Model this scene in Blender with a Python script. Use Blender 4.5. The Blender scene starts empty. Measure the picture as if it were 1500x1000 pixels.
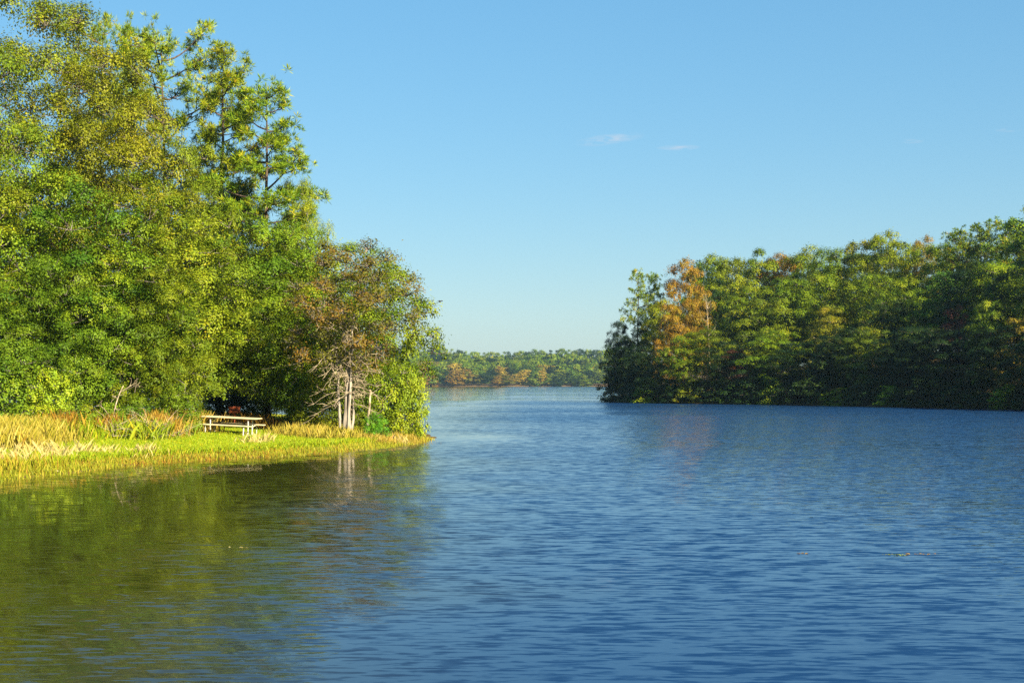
import bpy, math, random
import numpy as np
from mathutils import Vector, Matrix

R = math.radians
sc = bpy.context.scene
C = sc.collection

# ------------------------------------------------------------------ camera, sky, sun, exposure
F = 2083.0            # focal length in photo pixels (1500 wide)
CAMZ = 2.6
HOR = 561.0
cam_d = bpy.data.cameras.new("camera")
cam = bpy.data.objects.new("camera", cam_d)
C.objects.link(cam)
cam_d.sensor_width = 36.0
cam_d.lens = 50.0
cam_d.clip_start = 0.1
cam_d.clip_end = 12000
cam.location = (0, 0, CAMZ)
cam.rotation_euler = (R(90) + math.atan((HOR - 500) / F), 0, 0)
sc.camera = cam

SUN_AZ = 42.0         # degrees right of straight behind the camera
SUN_EL = 28.0
sx, sy = math.sin(R(SUN_AZ)), -math.cos(R(SUN_AZ))
sun_dir = Vector((sx * math.cos(R(SUN_EL)), sy * math.cos(R(SUN_EL)), math.sin(R(SUN_EL))))
sd = bpy.data.lights.new("sun", 'SUN')
sd.energy = 5.0
sd.angle = R(0.5)
sd.color = (1.0, 0.88, 0.66)
so = bpy.data.objects.new("sun", sd)
C.objects.link(so)
so.rotation_euler = sun_dir.to_track_quat('Z', 'Y').to_euler()
so.location = (60, -60, 80)

w = bpy.data.worlds.new("World")
sc.world = w
w.use_nodes = True
nt = w.node_tree
nt.nodes.clear()
wo = nt.nodes.new("ShaderNodeOutputWorld")
bg = nt.nodes.new("ShaderNodeBackground")
sky = nt.nodes.new("ShaderNodeTexSky")
sky.sky_type = 'NISHITA'
sky.sun_disc = False
sky.sun_elevation = R(SUN_EL)
sky.sun_rotation = math.atan2(sx, sy)
sky.altitude = 0
sky.air_density = 1.3
sky.dust_density = 0.5
sky.ozone_density = 9.0
hs = nt.nodes.new("ShaderNodeHueSaturation")
hs.inputs['Hue'].default_value = 0.5
hs.inputs['Saturation'].default_value = 1.4
hs.inputs['Value'].default_value = 1.0
gm = nt.nodes.new("ShaderNodeGamma")
gm.inputs['Gamma'].default_value = 0.5
nt.links.new(sky.outputs[0], gm.inputs['Color'])
tn = nt.nodes.new("ShaderNodeMix")
tn.data_type = 'RGBA'
tn.blend_type = 'MULTIPLY'
tn.inputs['Factor'].default_value = 1.0
tn.inputs['B'].default_value = (.955, 1.06, 1.06, 1)
nt.links.new(gm.outputs[0], hs.inputs['Color'])
nt.links.new(hs.outputs[0], tn.inputs['A'])
# two thin wisps of cirrus, by direction in the sky
tc = nt.nodes.new("ShaderNodeTexCoord")


def wmath(op, a, b=None, clamp=False):
    n = nt.nodes.new("ShaderNodeMath")
    n.operation = op
    n.use_clamp = clamp
    for i, v in enumerate((a, b)):
        if v is None:
            continue
        if isinstance(v, (int, float)):
            n.inputs[i].default_value = v
        else:
            nt.links.new(v, n.inputs[i])
    return n.outputs[0]


wm = nt.nodes.new("ShaderNodeMapping")
wm.inputs['Scale'].default_value = (60, 60, 330)
wm.inputs['Rotation'].default_value = (0, R(7), 0)
nt.links.new(tc.outputs['Generated'], wm.inputs['Vector'])
wn = nt.nodes.new("ShaderNodeTexNoise")
wn.inputs['Scale'].default_value = 1.0
wn.inputs['Detail'].default_value = 5
wn.inputs['Roughness'].default_value = 0.6
nt.links.new(wm.outputs[0], wn.inputs['Vector'])
cover = None
for (px, py, ax, az, tilt) in ((893, 203, .026, .0042, .10), (995, 215, .016, .0022, 0.0), (1340, 205, .008, .002, 0.0), (1485, 188, .01, .002, 0)):
    v = Vector(((px - 750) / F, 1, (HOR - py) / F)).normalized()
    sub = nt.nodes.new("ShaderNodeVectorMath")
    sub.operation = 'SUBTRACT'
    nt.links.new(tc.outputs['Generated'], sub.inputs[0])
    sub.inputs[1].default_value = v
    mp = nt.nodes.new("ShaderNodeMapping")
    mp.vector_type = 'TEXTURE'
    mp.inputs['Rotation'].default_value = (0, -tilt, 0)
    mp.inputs['Scale'].default_value = (ax, 3.0, az)
    nt.links.new(sub.outputs[0], mp.inputs['Vector'])
    ln = nt.nodes.new("ShaderNodeVectorMath")
    ln.operation = 'LENGTH'
    nt.links.new(mp.outputs[0], ln.inputs[0])
    m = wmath('SUBTRACT', 1.0, ln.outputs['Value'], True)
    cover = m if cover is None else wmath('MAXIMUM', cover, m)
dens = wmath('SUBTRACT', wn.outputs[0], 0.42, True)
dens = wmath('MULTIPLY', dens, 3.0, True)
cover = wmath('MULTIPLY', cover, dens)
cover = wmath('MULTIPLY', cover, 1.0, True)
mixc = nt.nodes.new("ShaderNodeMix")
mixc.data_type = 'RGBA'
nt.links.new(cover, mixc.inputs['Factor'])
nt.links.new(tn.outputs['Result'], mixc.inputs['A'])
mixc.inputs['B'].default_value = (2.2, 2.2, 2.35, 1)
nt.links.new(mixc.outputs['Result'], bg.inputs[0])
bg.inputs[1].default_value = 0.094
nt.links.new(bg.outputs[0], wo.inputs[0])

sc.view_settings.view_transform = 'Standard'
sc.view_settings.look = 'None'
sc.view_settings.exposure = 1.85
sc.view_settings.gamma = 1.0
sc.view_settings.use_curve_mapping = False
sc.cycles.max_bounces = 6
sc.cycles.diffuse_bounces = 3
sc.cycles.glossy_bounces = 3
sc.cycles.transmission_bounces = 4
sc.cycles.volume_bounces = 0
sc.cycles.use_denoising = False
sc.cycles.sample_clamp_indirect = 2.5
sc.cycles.use_adaptive_sampling = False
sc.cycles.adaptive_threshold = 0.012

# ------------------------------------------------------------------ helpers


def ss(a, b, x):
    t = np.clip((x - a) / (b - a), 0, 1)
    return t * t * (3 - 2 * t)


def mk_mesh(name, V, F_, attrs=None, smooth=False):
    """V (n,3), F_ (m,k) int, attrs {name: (m,) floats per face}"""
    V = np.asarray(V, np.float32)
    F_ = np.asarray(F_, np.int32)
    me = bpy.data.meshes.new(name)
    m, k = F_.shape
    me.vertices.add(len(V))
    me.vertices.foreach_set("co", V.ravel())
    me.loops.add(m * k)
    me.loops.foreach_set("vertex_index", F_.ravel())
    me.polygons.add(m)
    me.polygons.foreach_set("loop_start", np.arange(m, dtype=np.int32) * k)
    me.update(calc_edges=True)
    if smooth:
        me.polygons.foreach_set("use_smooth", np.ones(m, bool))
    for a, v in (attrs or {}).items():
        at = me.attributes.new(a, 'FLOAT', 'FACE')
        at.data.foreach_set("value", np.asarray(v, np.float32))
    return me


def link(name, me, parent=None, mat=None, loc=None):
    o = bpy.data.objects.new(name, me)
    C.objects.link(o)
    if parent is not None:
        o.parent = parent
    if loc is not None:
        o.location = loc
    if mat is not None:
        if not len(me.materials):
            me.materials.append(mat)
        else:
            o.material_slots[0].link = 'OBJECT'
            o.material_slots[0].material = mat
    return o


def tag(o, label=None, cat=None, group=None, kind=None):
    if label:
        o['label'] = label
    if cat:
        o['category'] = cat
    if group:
        o['group'] = group
    if kind:
        o['kind'] = kind
    return o


def empty(name, loc, rz=0.0):
    o = bpy.data.objects.new(name, None)
    C.objects.link(o)
    o.location = loc
    o.rotation_euler = (0, 0, rz)
    o.empty_display_size = 0.2
    return o


class Tubes:
    """collects tapered tubes"""

    def __init__(self):
        self.V, self.F, self.n = [], [], 0

    def add(self, pts, rad, sides=5):
        pts = np.asarray(pts, float)
        rad = np.asarray(rad, float)
        n = len(pts)
        t = np.gradient(pts, axis=0)
        t /= np.linalg.norm(t, axis=1)[:, None] + 1e-9
        ref = np.array([0.0, 0, 1]) if abs(t[0][2]) < .9 else np.array([1.0, 0, 0])
        u = np.cross(t, ref)
        u /= np.linalg.norm(u, axis=1)[:, None] + 1e-9
        v = np.cross(t, u)
        a = np.arange(sides) / sides * 2 * np.pi
        ring = pts[:, None, :] + rad[:, None, None] * (np.cos(a)[None, :, None] * u[:, None, :] + np.sin(a)[None, :, None] * v[:, None, :])
        self.V.append(ring.reshape(-1, 3))
        i = np.arange(n - 1)[:, None] * sides
        j = np.arange(sides)[None, :]
        j2 = (j + 1) % sides
        f = np.stack([i + j, i + j2, i + sides + j2, i + sides + j], -1).reshape(-1, 4) + self.n
        self.F.append(f)
        self.n += n * sides

    def mesh(self, name):
        return mk_mesh(name, np.concatenate(self.V), np.concatenate(self.F), smooth=True)


def bez(p0, p1, p2, n):
    t = np.linspace(0, 1, n)[:, None]
    return (1 - t) ** 2 * p0 + 2 * t * (1 - t) * p1 + t * t * p2


def unit(a):
    return a / (np.linalg.norm(a, axis=-1, keepdims=True) + 1e-9)


def leaf_quads(c, n, size, rng, aspect=0.62):
    u = unit(np.cross(n, unit(rng.normal(size=c.shape))))
    v = np.cross(n, u)
    l = size[:, None] * .5
    wv = l * aspect
    fold = n * l * .22
    V = np.stack([c - u * l, c + v * wv + fold, c + u * l, c - v * wv + fold], 1).reshape(-1, 3)
    Fq = np.arange(len(V)).reshape(-1, 4)
    return V, Fq


# ------------------------------------------------------------------ materials


def newmat(name):
    m = bpy.data.materials.new(name)
    m.use_nodes = True
    t = m.node_tree
    t.nodes.clear()
    out = t.nodes.new("ShaderNodeOutputMaterial")
    return m, t, out


def ramp(t, stops):
    r = t.nodes.new("ShaderNodeValToRGB")
    e = r.color_ramp.elements
    while len(e) < len(stops):
        e.new(0.5)
    for k, (p, c) in enumerate(stops):
        e[k].position = p
        e[k].color = (*c, 1)
    return r


def leaf_material(name, stops, trans=0.28, gloss=0.14, var=0.2):
    m, t, out = newmat(name)
    a = t.nodes.new("ShaderNodeAttribute")
    a.attribute_name = "rnd"
    r = ramp(t, stops)
    t.links.new(a.outputs['Fac'], r.inputs[0])
    oi = t.nodes.new("ShaderNodeObjectInfo")
    h = t.nodes.new("ShaderNodeHueSaturation")
    mr = t.nodes.new("ShaderNodeMapRange")
    mr.inputs['To Min'].default_value = 0.5 - 0.013
    mr.inputs['To Max'].default_value = 0.5 + 0.013
    t.links.new(oi.outputs['Random'], mr.inputs['Value'])
    t.links.new(mr.outputs[0], h.inputs['Hue'])
    mv = t.nodes.new("ShaderNodeMath")
    mv.operation = 'MULTIPLY'
    mv.inputs[1].default_value = 7.13
    t.links.new(oi.outputs['Random'], mv.inputs[0])
    fr = t.nodes.new("ShaderNodeMath")
    fr.operation = 'FRACT'
    t.links.new(mv.outputs[0], fr.inputs[0])
    mr2 = t.nodes.new("ShaderNodeMapRange")
    mr2.inputs['To Min'].default_value = 1 - var
    mr2.inputs['To Max'].default_value = 1 + var
    t.links.new(fr.outputs[0], mr2.inputs['Value'])
    t.links.new(mr2.outputs[0], h.inputs['Value'])
    t.links.new(r.outputs[0], h.inputs['Color'])
    p = t.nodes.new("ShaderNodeBsdfPrincipled")
    p.inputs['Roughness'].default_value = 0.5
    p.inputs['Specular IOR Level'].default_value = gloss
    t.links.new(h.outputs[0], p.inputs['Base Color'])
    tr = t.nodes.new("ShaderNodeBsdfTranslucent")
    t.links.new(h.outputs[0], tr.inputs['Color'])
    mx = t.nodes.new("ShaderNodeMixShader")
    mx.inputs[0].default_value = trans
    t.links.new(p.outputs[0], mx.inputs[1])
    t.links.new(tr.outputs[0], mx.inputs[2])
    t.links.new(mx.outputs[0], out.inputs[0])
    return m


def noise_material(name, c0, c1, scale=4.0, rough=0.85, stretch=(1, 1, 1), bump=0.0, spec=0.2, detail=5):
    m, t, out = newmat(name)
    tcn = t.nodes.new("ShaderNodeTexCoord")
    mp = t.nodes.new("ShaderNodeMapping")
    mp.inputs['Scale'].default_value = stretch
    t.links.new(tcn.outputs['Object'], mp.inputs[0])
    n = t.nodes.new("ShaderNodeTexNoise")
    n.inputs['Scale'].default_value = scale
    n.inputs['Detail'].default_value = detail
    t.links.new(mp.outputs[0], n.inputs['Vector'])
    r = ramp(t, [(0.33, c0), (0.68, c1)])
    t.links.new(n.outputs[0], r.inputs[0])
    p = t.nodes.new("ShaderNodeBsdfPrincipled")
    p.inputs['Roughness'].default_value = rough
    p.inputs['Specular IOR Level'].default_value = spec
    t.links.new(r.outputs[0], p.inputs['Base Color'])
    if bump:
        b = t.nodes.new("ShaderNodeBump")
        b.inputs['Strength'].default_value = 1.0
        b.inputs['Distance'].default_value = bump
        t.links.new(n.outputs[0], b.inputs['Height'])
        t.links.new(b.outputs[0], p.inputs['Normal'])
    t.links.new(p.outputs[0], out.inputs[0])
    return m


G = leaf_material
MAT = {
    'olive': G("leaf_olive", [(0, (.085, .12, .006)), (.45, (.18, .21, .008)), (.8, (.27, .265, .010)), (1, (.38, .28, .010))]),
    'oak': G("leaf_oak", [(0, (.055, .105, .006)), (.5, (.145, .205, .008)), (.88, (.235, .26, .010)), (1, (.35, .27, .010))]),
    'green': G("leaf_green", [(0, (.035, .09, .006)), (.5, (.105, .18, .008)), (.9, (.18, .24, .010)), (1, (.28, .25, .010))]),
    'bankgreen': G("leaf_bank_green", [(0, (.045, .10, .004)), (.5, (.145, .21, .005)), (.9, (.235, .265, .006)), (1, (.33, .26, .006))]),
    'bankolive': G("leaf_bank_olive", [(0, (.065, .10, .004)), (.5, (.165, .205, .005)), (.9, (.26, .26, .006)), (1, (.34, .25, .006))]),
    'bankdark': G("leaf_bank_dark", [(0, (.007, .022, .005)), (.6, (.022, .045, .006)), (1, (.05, .07, .006))]),  # shade on the wooded bank deepened through the leaf colour
    'lime': G("leaf_lime", [(0, (.10, .17, .008)), (.5, (.21, .27, .010)), (1, (.36, .34, .012))]),
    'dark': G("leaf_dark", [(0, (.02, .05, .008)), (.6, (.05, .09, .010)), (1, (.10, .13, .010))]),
    'bright': G("leaf_bright", [(0, (.05, .19, .012)), (.6, (.10, .32, .015)), (1, (.2, .40, .02))]),
    'brown': G("leaf_brown", [(0, (.085, .09, .008)), (.3, (.13, .15, .010)), (.55, (.17, .135, .012)), (.8, (.21, .12, .014)), (1, (.17, .17, .010))]),
    'orange': G("leaf_orange", [(0, (.15, .09, .010)), (.4, (.25, .135, .010)), (.75, (.21, .17, .010)), (1, (.32, .11, .012))]),
    'red': G("leaf_red", [(0, (.05, .018, .012)), (.6, (.10, .03, .018)), (1, (.16, .07, .015))]),
    'gold': G("leaf_gold", [(0, (.20, .16, .012)), (.6, (.34, .26, .02)), (1, (.40, .26, .03))]),
    'pine': G("needles_pine", [(0, (.05, .10, .006)), (.45, (.14, .20, .007)), (.85, (.25, .28, .008)), (1, (.34, .24, .015))], trans=0.2),
    'pinebank': G("needles_bank", [(0, (.035, .085, .005)), (.45, (.11, .175, .006)), (.85, (.20, .24, .008)), (1, (.30, .21, .012))], trans=0.2),
    'pinedark': G("needles_dark", [(0, (.02, .065, .012)), (.55, (.06, .135, .012)), (1, (.13, .20, .012))], trans=0.2),
    'lawn': G("grass_lawn", [(0, (.13, .22, .006)), (.55, (.235, .295, .007)), (.85, (.37, .32, .010)), (1, (.46, .30, .03))], var=0),
    'goldgrass': G("grass_golden", [(0, (.15, .16, .008)), (.25, (.24, .19, .016)), (.6, (.35, .26, .035)), (.85, (.42, .33, .08)), (1, (.24, .13, .015))], var=0),
    'strawgrass': G("grass_straw", [(0, (.30, .25, .06)), (.4, (.44, .37, .11)), (.8, (.52, .44, .18)), (1, (.34, .20, .07))], var=0),
    'reed': G("reed_green", [(0, (.14, .17, .010)), (.5, (.25, .26, .012)), (.8, (.38, .29, .03)), (1, (.30, .15, .02))], var=0),
    'rust_weed': G("weed_rust", [(0, (.16, .07, .01)), (.6, (.28, .14, .015)), (1, (.34, .22, .02))], var=0),
    'bark': noise_material("bark_grey", (.06, .05, .04), (.22, .19, .15), 5, .9, (1, 1, .25), .03),
    'barkpine': noise_material("bark_pine", (.03, .022, .016), (.10, .07, .048), 5, .9, (1, 1, .3), .03),
    'barkpale': noise_material("bark_pale", (.06, .05, .04), (.36, .31, .24), 4.0, .85, (2.2, 2.2, .22), .04),
    'twig': noise_material("dead_twig", (.15, .11, .065), (.44, .36, .24), 5, .9),
    'wood': noise_material("plank_wood", (.34, .28, .16), (.54, .46, .27), 3, .75, (.6, 8, 8), .002),
    'pipe': noise_material("galvanised_pipe", (.35, .34, .30), (.52, .50, .44), 20, .45, spec=.5),
    'iron': noise_material("brown_steel", (.05, .03, .02), (.10, .06, .04), 10, .6),
    'rust': noise_material("rusty_steel", (.16, .035, .012), (.36, .085, .03), 9, .8, bump=.004),
    'feather': noise_material("bird_feather", (.03, .03, .03), (.07, .065, .06), 20, .8),
    'log': noise_material("driftwood", (.20, .15, .08), (.45, .36, .20), 3, .9, (.5, 6, 6), .01),
}


def set_mat(o, m):
    o.material_slots[0].link = 'OBJECT'
    o.material_slots[0].material = m


# ------------------------------------------------------------------ land: one sheet with the lake basin in it
LEFT_POLY = np.array([(-15.2, 31), (-14.3, 36), (-13.9, 39.3), (-13.1, 42.2), (-12.2, 46.2), (-10.5, 48.8), (-8.6, 50.6), (-6.6, 54.6), (-5.4, 58.0), (-4.55, 62.0),
                      (-4.15, 66.0), (-4.3, 70), (-5.5, 77), (-9, 92), (-20, 118), (-60, 150), (-160, 190), (-400, 200), (-400, 10), (-60, 4), (-30, 8), (-18, 22)])
RIGHT_POLY = np.array([(13.6, 200), (18, 187.5), (21.8, 180), (29.2, 174), (35.6, 164.5), (41, 155), (45.8, 146), (50.5, 138), (58, 122), (62, 100), (60, 70), (52, 40), (46, 15),
                       (60, -10), (420, -20), (420, 420), (120, 330), (50, 285), (20, 240), (13.5, 215)])
FAR_POLY = np.array([(-2600, 1100), (-400, 1085), (-150, 1078), (-60, 1090), (0, 1083), (40, 1088), (110, 1080), (300, 1075), (2600, 1000), (2600, 2500), (-2600, 2500)])
BACK_POLY = np.array([(-60, 4), (-20, 3), (-6, 2.2), (6, 1.8), (20, 3), (60, 5), (420, -20), (2600, -200), (2600, -2600), (-2600, -2600), (-2600, -100), (-400, 10)])


def sdf(P, poly):
    """signed distance, positive inside"""
    x, y = P[:, 0], P[:, 1]
    d = np.full(len(P), 1e18)
    inside = np.zeros(len(P), bool)
    n = len(poly)
    for i in range(n):
        a, b = poly[i], poly[(i + 1) % n]
        e = b - a
        q = P - a
        t = np.clip((q @ e) / (e @ e), 0, 1)
        dd = q - t[:, None] * e
        d = np.minimum(d, (dd ** 2).sum(1))
        c = (a[1] > y) != (b[1] > y)
        xi = a[0] + (y - a[1]) / (b[1] - a[1] + 1e-12) * e[0]
        inside ^= c & (x < xi)
    d = np.sqrt(d)
    return np.where(inside, d, -d)


def wob(x, y):
    return (.35 * np.sin(x * 1.3 + 1.7 * np.sin(y * .6)) + .25 * np.sin(y * 1.9 + x * .7) + .15 * np.sin(x * 4.1 - y * 3.3))


def height(x, y, full=False):
    x = np.atleast_1d(np.asarray(x, float))
    y = np.atleast_1d(np.asarray(y, float))
    P = np.stack([x, y], 1)
    wv = wob(x, y)
    sl = sdf(P, LEFT_POLY) + .35 * wv
    zl = np.where(sl > 0, .06 + .12 * ss(0, .8, sl) + .52 * ss(.5, 13, sl) + .35 * ss(12, 24, sl) + 2.5 * ss(20, 70, sl) + .03 * wv * ss(0, 3, sl), .06 + .13 * sl)
    sr = sdf(P, RIGHT_POLY) + 1.2 * wv
    zr = np.where(sr > 0, .05 + .7 * ss(0, 3, sr) + 2.0 * ss(2, 14, sr) + 4.5 * ss(10, 55, sr) + 3 * ss(50, 120, sr), .05 + .2 * sr)
    sf = sdf(P, FAR_POLY) + 3 * wv
    zf = np.where(sf > 0, .22 + 1.2 * ss(0, 8, sf) + 9 * ss(10, 160, sf) + 14 * ss(150, 700, sf), .1 + .1 * sf)
    sb = sdf(P, BACK_POLY)
    zb = np.where(sb > 0, .1 + .9 * ss(0, 3, sb), .1 + .3 * sb)
    z = np.maximum(np.maximum(zl, zr), np.maximum(zf, zb))
    z = np.maximum(z, -2.5)
    if full:
        return z, sl, sr, sf
    return z


def gz(x, y):
    return float(height(x, y)[0])


def axis(segs):
    out = []
    for a, b, s in segs:
        out.append(np.arange(a, b, s))
    return np.unique(np.round(np.concatenate(out), 3))


gx = axis([(-2600, -400, 200), (-400, -100, 25), (-100, -30, 4), (-30, 0, .4), (0, 80, 2), (80, 420, 20), (420, 2601, 200)])
gy = axis([(-2600, -100, 250), (-100, 0, 10), (0, 30, 2), (30, 80, .4), (80, 240, 2), (240, 450, 15), (450, 1050, 60), (1050, 1130, 5), (1130, 1500, 30), (1500, 2401, 300)])
X, Y = np.meshgrid(gx, gy)
Z, SL, SR, SF = height(X.ravel(), Y.ravel(), True)
V = np.stack([X.ravel(), Y.ravel(), Z], 1)
nx_, ny_ = len(gx), len(gy)
i = (np.arange(ny_ - 1)[:, None] * nx_ + np.arange(nx_ - 1)[None, :]).ravel()
Fg = np.stack([i, i + 1, i + nx_ + 1, i + nx_], 1)
gme = mk_mesh("ground", V, Fg, smooth=True)
# how far under the trees a point lies: lawn in front, leaf litter behind
lit = np.where(SL > -1, ss(13, 17, SL + 1.5 * wob(X.ravel() * .6, Y.ravel() * .6) - 4 * ss(-9, -5, X.ravel()) * 0), 1.0)
at = gme.attributes.new("litter", 'FLOAT', 'POINT')
at.data.foreach_set("value", lit.astype(np.float32))

m, t, out = newmat("ground_cover")
p = t.nodes.new("ShaderNodeBsdfPrincipled")
p.inputs['Roughness'].default_value = .95
p.inputs['Specular IOR Level'].default_value = .1
tcn = t.nodes.new("ShaderNodeTexCoord")
n1 = t.nodes.new("ShaderNodeTexNoise")
n1.inputs['Scale'].default_value = .55
n1.inputs['Detail'].default_value = 6
n2 = t.nodes.new("ShaderNodeTexNoise")
n2.inputs['Scale'].default_value = 6
n2.inputs['Detail'].default_value = 4
for n in (n1, n2):
    t.links.new(tcn.outputs['Object'], n.inputs['Vector'])
r1 = ramp(t, [(.32, (.17, .24, .007)), (.5, (.26, .29, .008)), (.62, (.36, .28, .010)), (.75, (.38, .22, .02))])
t.links.new(n1.outputs[0], r1.inputs[0])
r2 = ramp(t, [(.3, (.07, .045, .02)), (.7, (.17, .11, .05))])
t.links.new(n2.outputs[0], r2.inputs[0])
la = t.nodes.new("ShaderNodeAttribute")
la.attribute_name = "litter"
mx = t.nodes.new("ShaderNodeMix")
mx.data_type = 'RGBA'
t.links.new(la.outputs['Fac'], mx.inputs['Factor'])
t.links.new(r1.outputs[0], mx.inputs['A'])
t.links.new(r2.outputs[0], mx.inputs['B'])
# wet mud at the waterline
geo = t.nodes.new("ShaderNodeNewGeometry")
sep = t.nodes.new("ShaderNodeSeparateXYZ")
t.links.new(geo.outputs['Position'], sep.inputs[0])
mr = t.nodes.new("ShaderNodeMapRange")
mr.inputs['From Min'].default_value = .08
mr.inputs['From Max'].default_value = .2
t.links.new(sep.outputs['Z'], mr.inputs['Value'])
mx2 = t.nodes.new("ShaderNodeMix")
mx2.data_type = 'RGBA'
t.links.new(mr.outputs[0], mx2.inputs['Factor'])
mx2.inputs['A'].default_value = (.09, .06, .025, 1)
t.links.new(mx.outputs['Result'], mx2.inputs['B'])
t.links.new(mx2.outputs['Result'], p.inputs['Base Color'])
b = t.nodes.new("ShaderNodeBump")
b.inputs['Distance'].default_value = .08
t.links.new(n2.outputs[0], b.inputs['Height'])
t.links.new(b.outputs[0], p.inputs['Normal'])
t.links.new(p.outputs[0], out.inputs[0])
go = link("ground", gme, mat=m)
tag(go, kind="structure", label="grassy and wooded ground round the lake")

# ------------------------------------------------------------------ water
m, t, out = newmat("lake_water")
p = t.nodes.new("ShaderNodeBsdfPrincipled")
p.inputs['Roughness'].default_value = .03
p.inputs['IOR'].default_value = 1.333
p.inputs['Specular IOR Level'].default_value = .5
tcn = t.nodes.new("ShaderNodeTexCoord")


def nmath(op, a, b=None, clamp=False):
    n = t.nodes.new("ShaderNodeMath")
    n.operation = op
    n.use_clamp = clamp
    for i, v in enumerate((a, b)):
        if v is None:
            continue
        if isinstance(v, (int, float)):
            n.inputs[i].default_value = v
        else:
            t.links.new(v, n.inputs[i])
    return n.outputs[0]


def wnoise(scale, stretch, rot, detail=2.0, rough=.5):
    mp = t.nodes.new("ShaderNodeMapping")
    mp.inputs['Scale'].default_value = (scale * stretch, scale, scale)
    mp.inputs['Rotation'].default_value = (0, 0, R(rot))
    t.links.new(tcn.outputs['Object'], mp.inputs[0])
    n = t.nodes.new("ShaderNodeTexNoise")
    n.inputs['Scale'].default_value = 1
    n.inputs['Detail'].default_value = detail
    n.inputs['Roughness'].default_value = rough
    t.links.new(mp.outputs[0], n.inputs['Vector'])
    return n.outputs[0]



def wslope(scale, stretch, rot, sx_, sy_, detail=1.5):
    """a field of surface slopes (dz/dx, dz/dy), metres per metre"""
    mp = t.nodes.new("ShaderNodeMapping")
    mp.inputs['Scale'].default_value = (scale * stretch, scale, scale)
    mp.inputs['Rotation'].default_value = (0, 0, R(rot))
    t.links.new(tcn.outputs['Object'], mp.inputs[0])
    n = t.nodes.new("ShaderNodeTexNoise")
    n.inputs['Scale'].default_value = 1
    n.inputs['Detail'].default_value = detail
    t.links.new(mp.outputs[0], n.inputs['Vector'])
    v = t.nodes.new("ShaderNodeVectorMath")
    v.operation = 'SUBTRACT'
    t.links.new(n.outputs['Color'], v.inputs[0])
    v.inputs[1].default_value = (.5, .5, .5)
    v2 = t.nodes.new("ShaderNodeVectorMath")
    v2.operation = 'MULTIPLY'
    t.links.new(v.outputs[0], v2.inputs[0])
    v2.inputs[1].default_value = (sx_, sy_, 0)
    return v2.outputs[0]


def vadd(a, b):
    v = t.nodes.new("ShaderNodeVectorMath")
    v.operation = 'ADD'
    for i, q_ in enumerate((a, b)):
        if isinstance(q_, tuple):
            v.inputs[i].default_value = q_
        else:
            t.links.new(q_, v.inputs[i])
    return v.outputs[0]


slope = vadd(wslope(11.0, .24, 3, .28, 1.7, 3.0), vadd(wslope(4.2, .30, -9, .14, .50, 1.0), wslope(24.0, .40, 10, .20, .30, 1.0)))
# breeze from the far shore: the ripples lean, their steep faces towards the near shore
slope = vadd(slope, (0.0, -.055, 0.0))
mnv = t.nodes.new("ShaderNodeVectorMath")
mnv.operation = 'MINIMUM'          # flat-backed ripples: their lee sides hardly slope
t.links.new(slope, mnv.inputs[0])
mnv.inputs[1].default_value = (9.0, -.022, 0.0)
slope = mnv.outputs[0]
# lee of the wooded point: calmer water towards the near shore, breeze over the open lake
geo = t.nodes.new("ShaderNodeNewGeometry")
sep = t.nodes.new("ShaderNodeSeparateXYZ")
t.links.new(geo.outputs['Position'], sep.inputs[0])
lee = t.nodes.new("ShaderNodeMapRange")
lee.interpolation_type = 'SMOOTHSTEP'
lee.inputs['From Min'].default_value = -8
lee.inputs['From Max'].default_value = 4
lee.inputs['To Min'].default_value = .17
lee.inputs['To Max'].default_value = 1.0
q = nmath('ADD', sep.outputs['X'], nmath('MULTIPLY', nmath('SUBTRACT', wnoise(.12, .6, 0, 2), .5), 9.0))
near_ = t.nodes.new("ShaderNodeMapRange")
near_.inputs['From Min'].default_value = 30
near_.inputs['From Max'].default_value = 8
near_.inputs['To Min'].default_value = 0
near_.inputs['To Max'].default_value = 4.0
t.links.new(sep.outputs['Y'], near_.inputs['Value'])
q0 = q
q = nmath('ADD', q, near_.outputs[0])
t.links.new(q, lee.inputs['Value'])
# reflected trees and sky put into the water colour: olive cove, blue open lake
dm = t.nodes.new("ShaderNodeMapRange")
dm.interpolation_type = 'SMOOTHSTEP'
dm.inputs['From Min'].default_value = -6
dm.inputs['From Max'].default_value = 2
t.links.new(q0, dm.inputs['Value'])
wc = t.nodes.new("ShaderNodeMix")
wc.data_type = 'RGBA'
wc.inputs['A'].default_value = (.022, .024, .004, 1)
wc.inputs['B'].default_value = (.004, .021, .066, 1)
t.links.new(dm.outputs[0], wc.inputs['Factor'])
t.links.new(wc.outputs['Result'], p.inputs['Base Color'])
gust = t.nodes.new("ShaderNodeMapRange")
gust.inputs['From Min'].default_value = .36
gust.inputs['From Max'].default_value = .56
gust.inputs['To Min'].default_value = .42
gust.inputs['To Max'].default_value = 1.0
t.links.new(wnoise(.035, .45, 4, 3), gust.inputs['Value'])
amp = nmath('MULTIPLY', lee.outputs[0], gust.outputs[0])
# the chop builds up over the open bay and dies away in the narrows behind the headland
fr_ = ramp(t, [(0, (.5, .5, .5)), (.06, (.5, .5, .5)), (.20, (.72, .72, .72)), (.37, (1.25, 1.25, 1.25)), (.58, (1.25, 1.25, 1.25)), (.72, (.42, .42, .42)), (1, (.32, .32, .32))])
t.links.new(nmath('DIVIDE', sep.outputs['Y'], 300.0, True), fr_.inputs[0])
amp = nmath('MULTIPLY', amp, nmath('MULTIPLY', fr_.outputs[0], 2.3))
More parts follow.
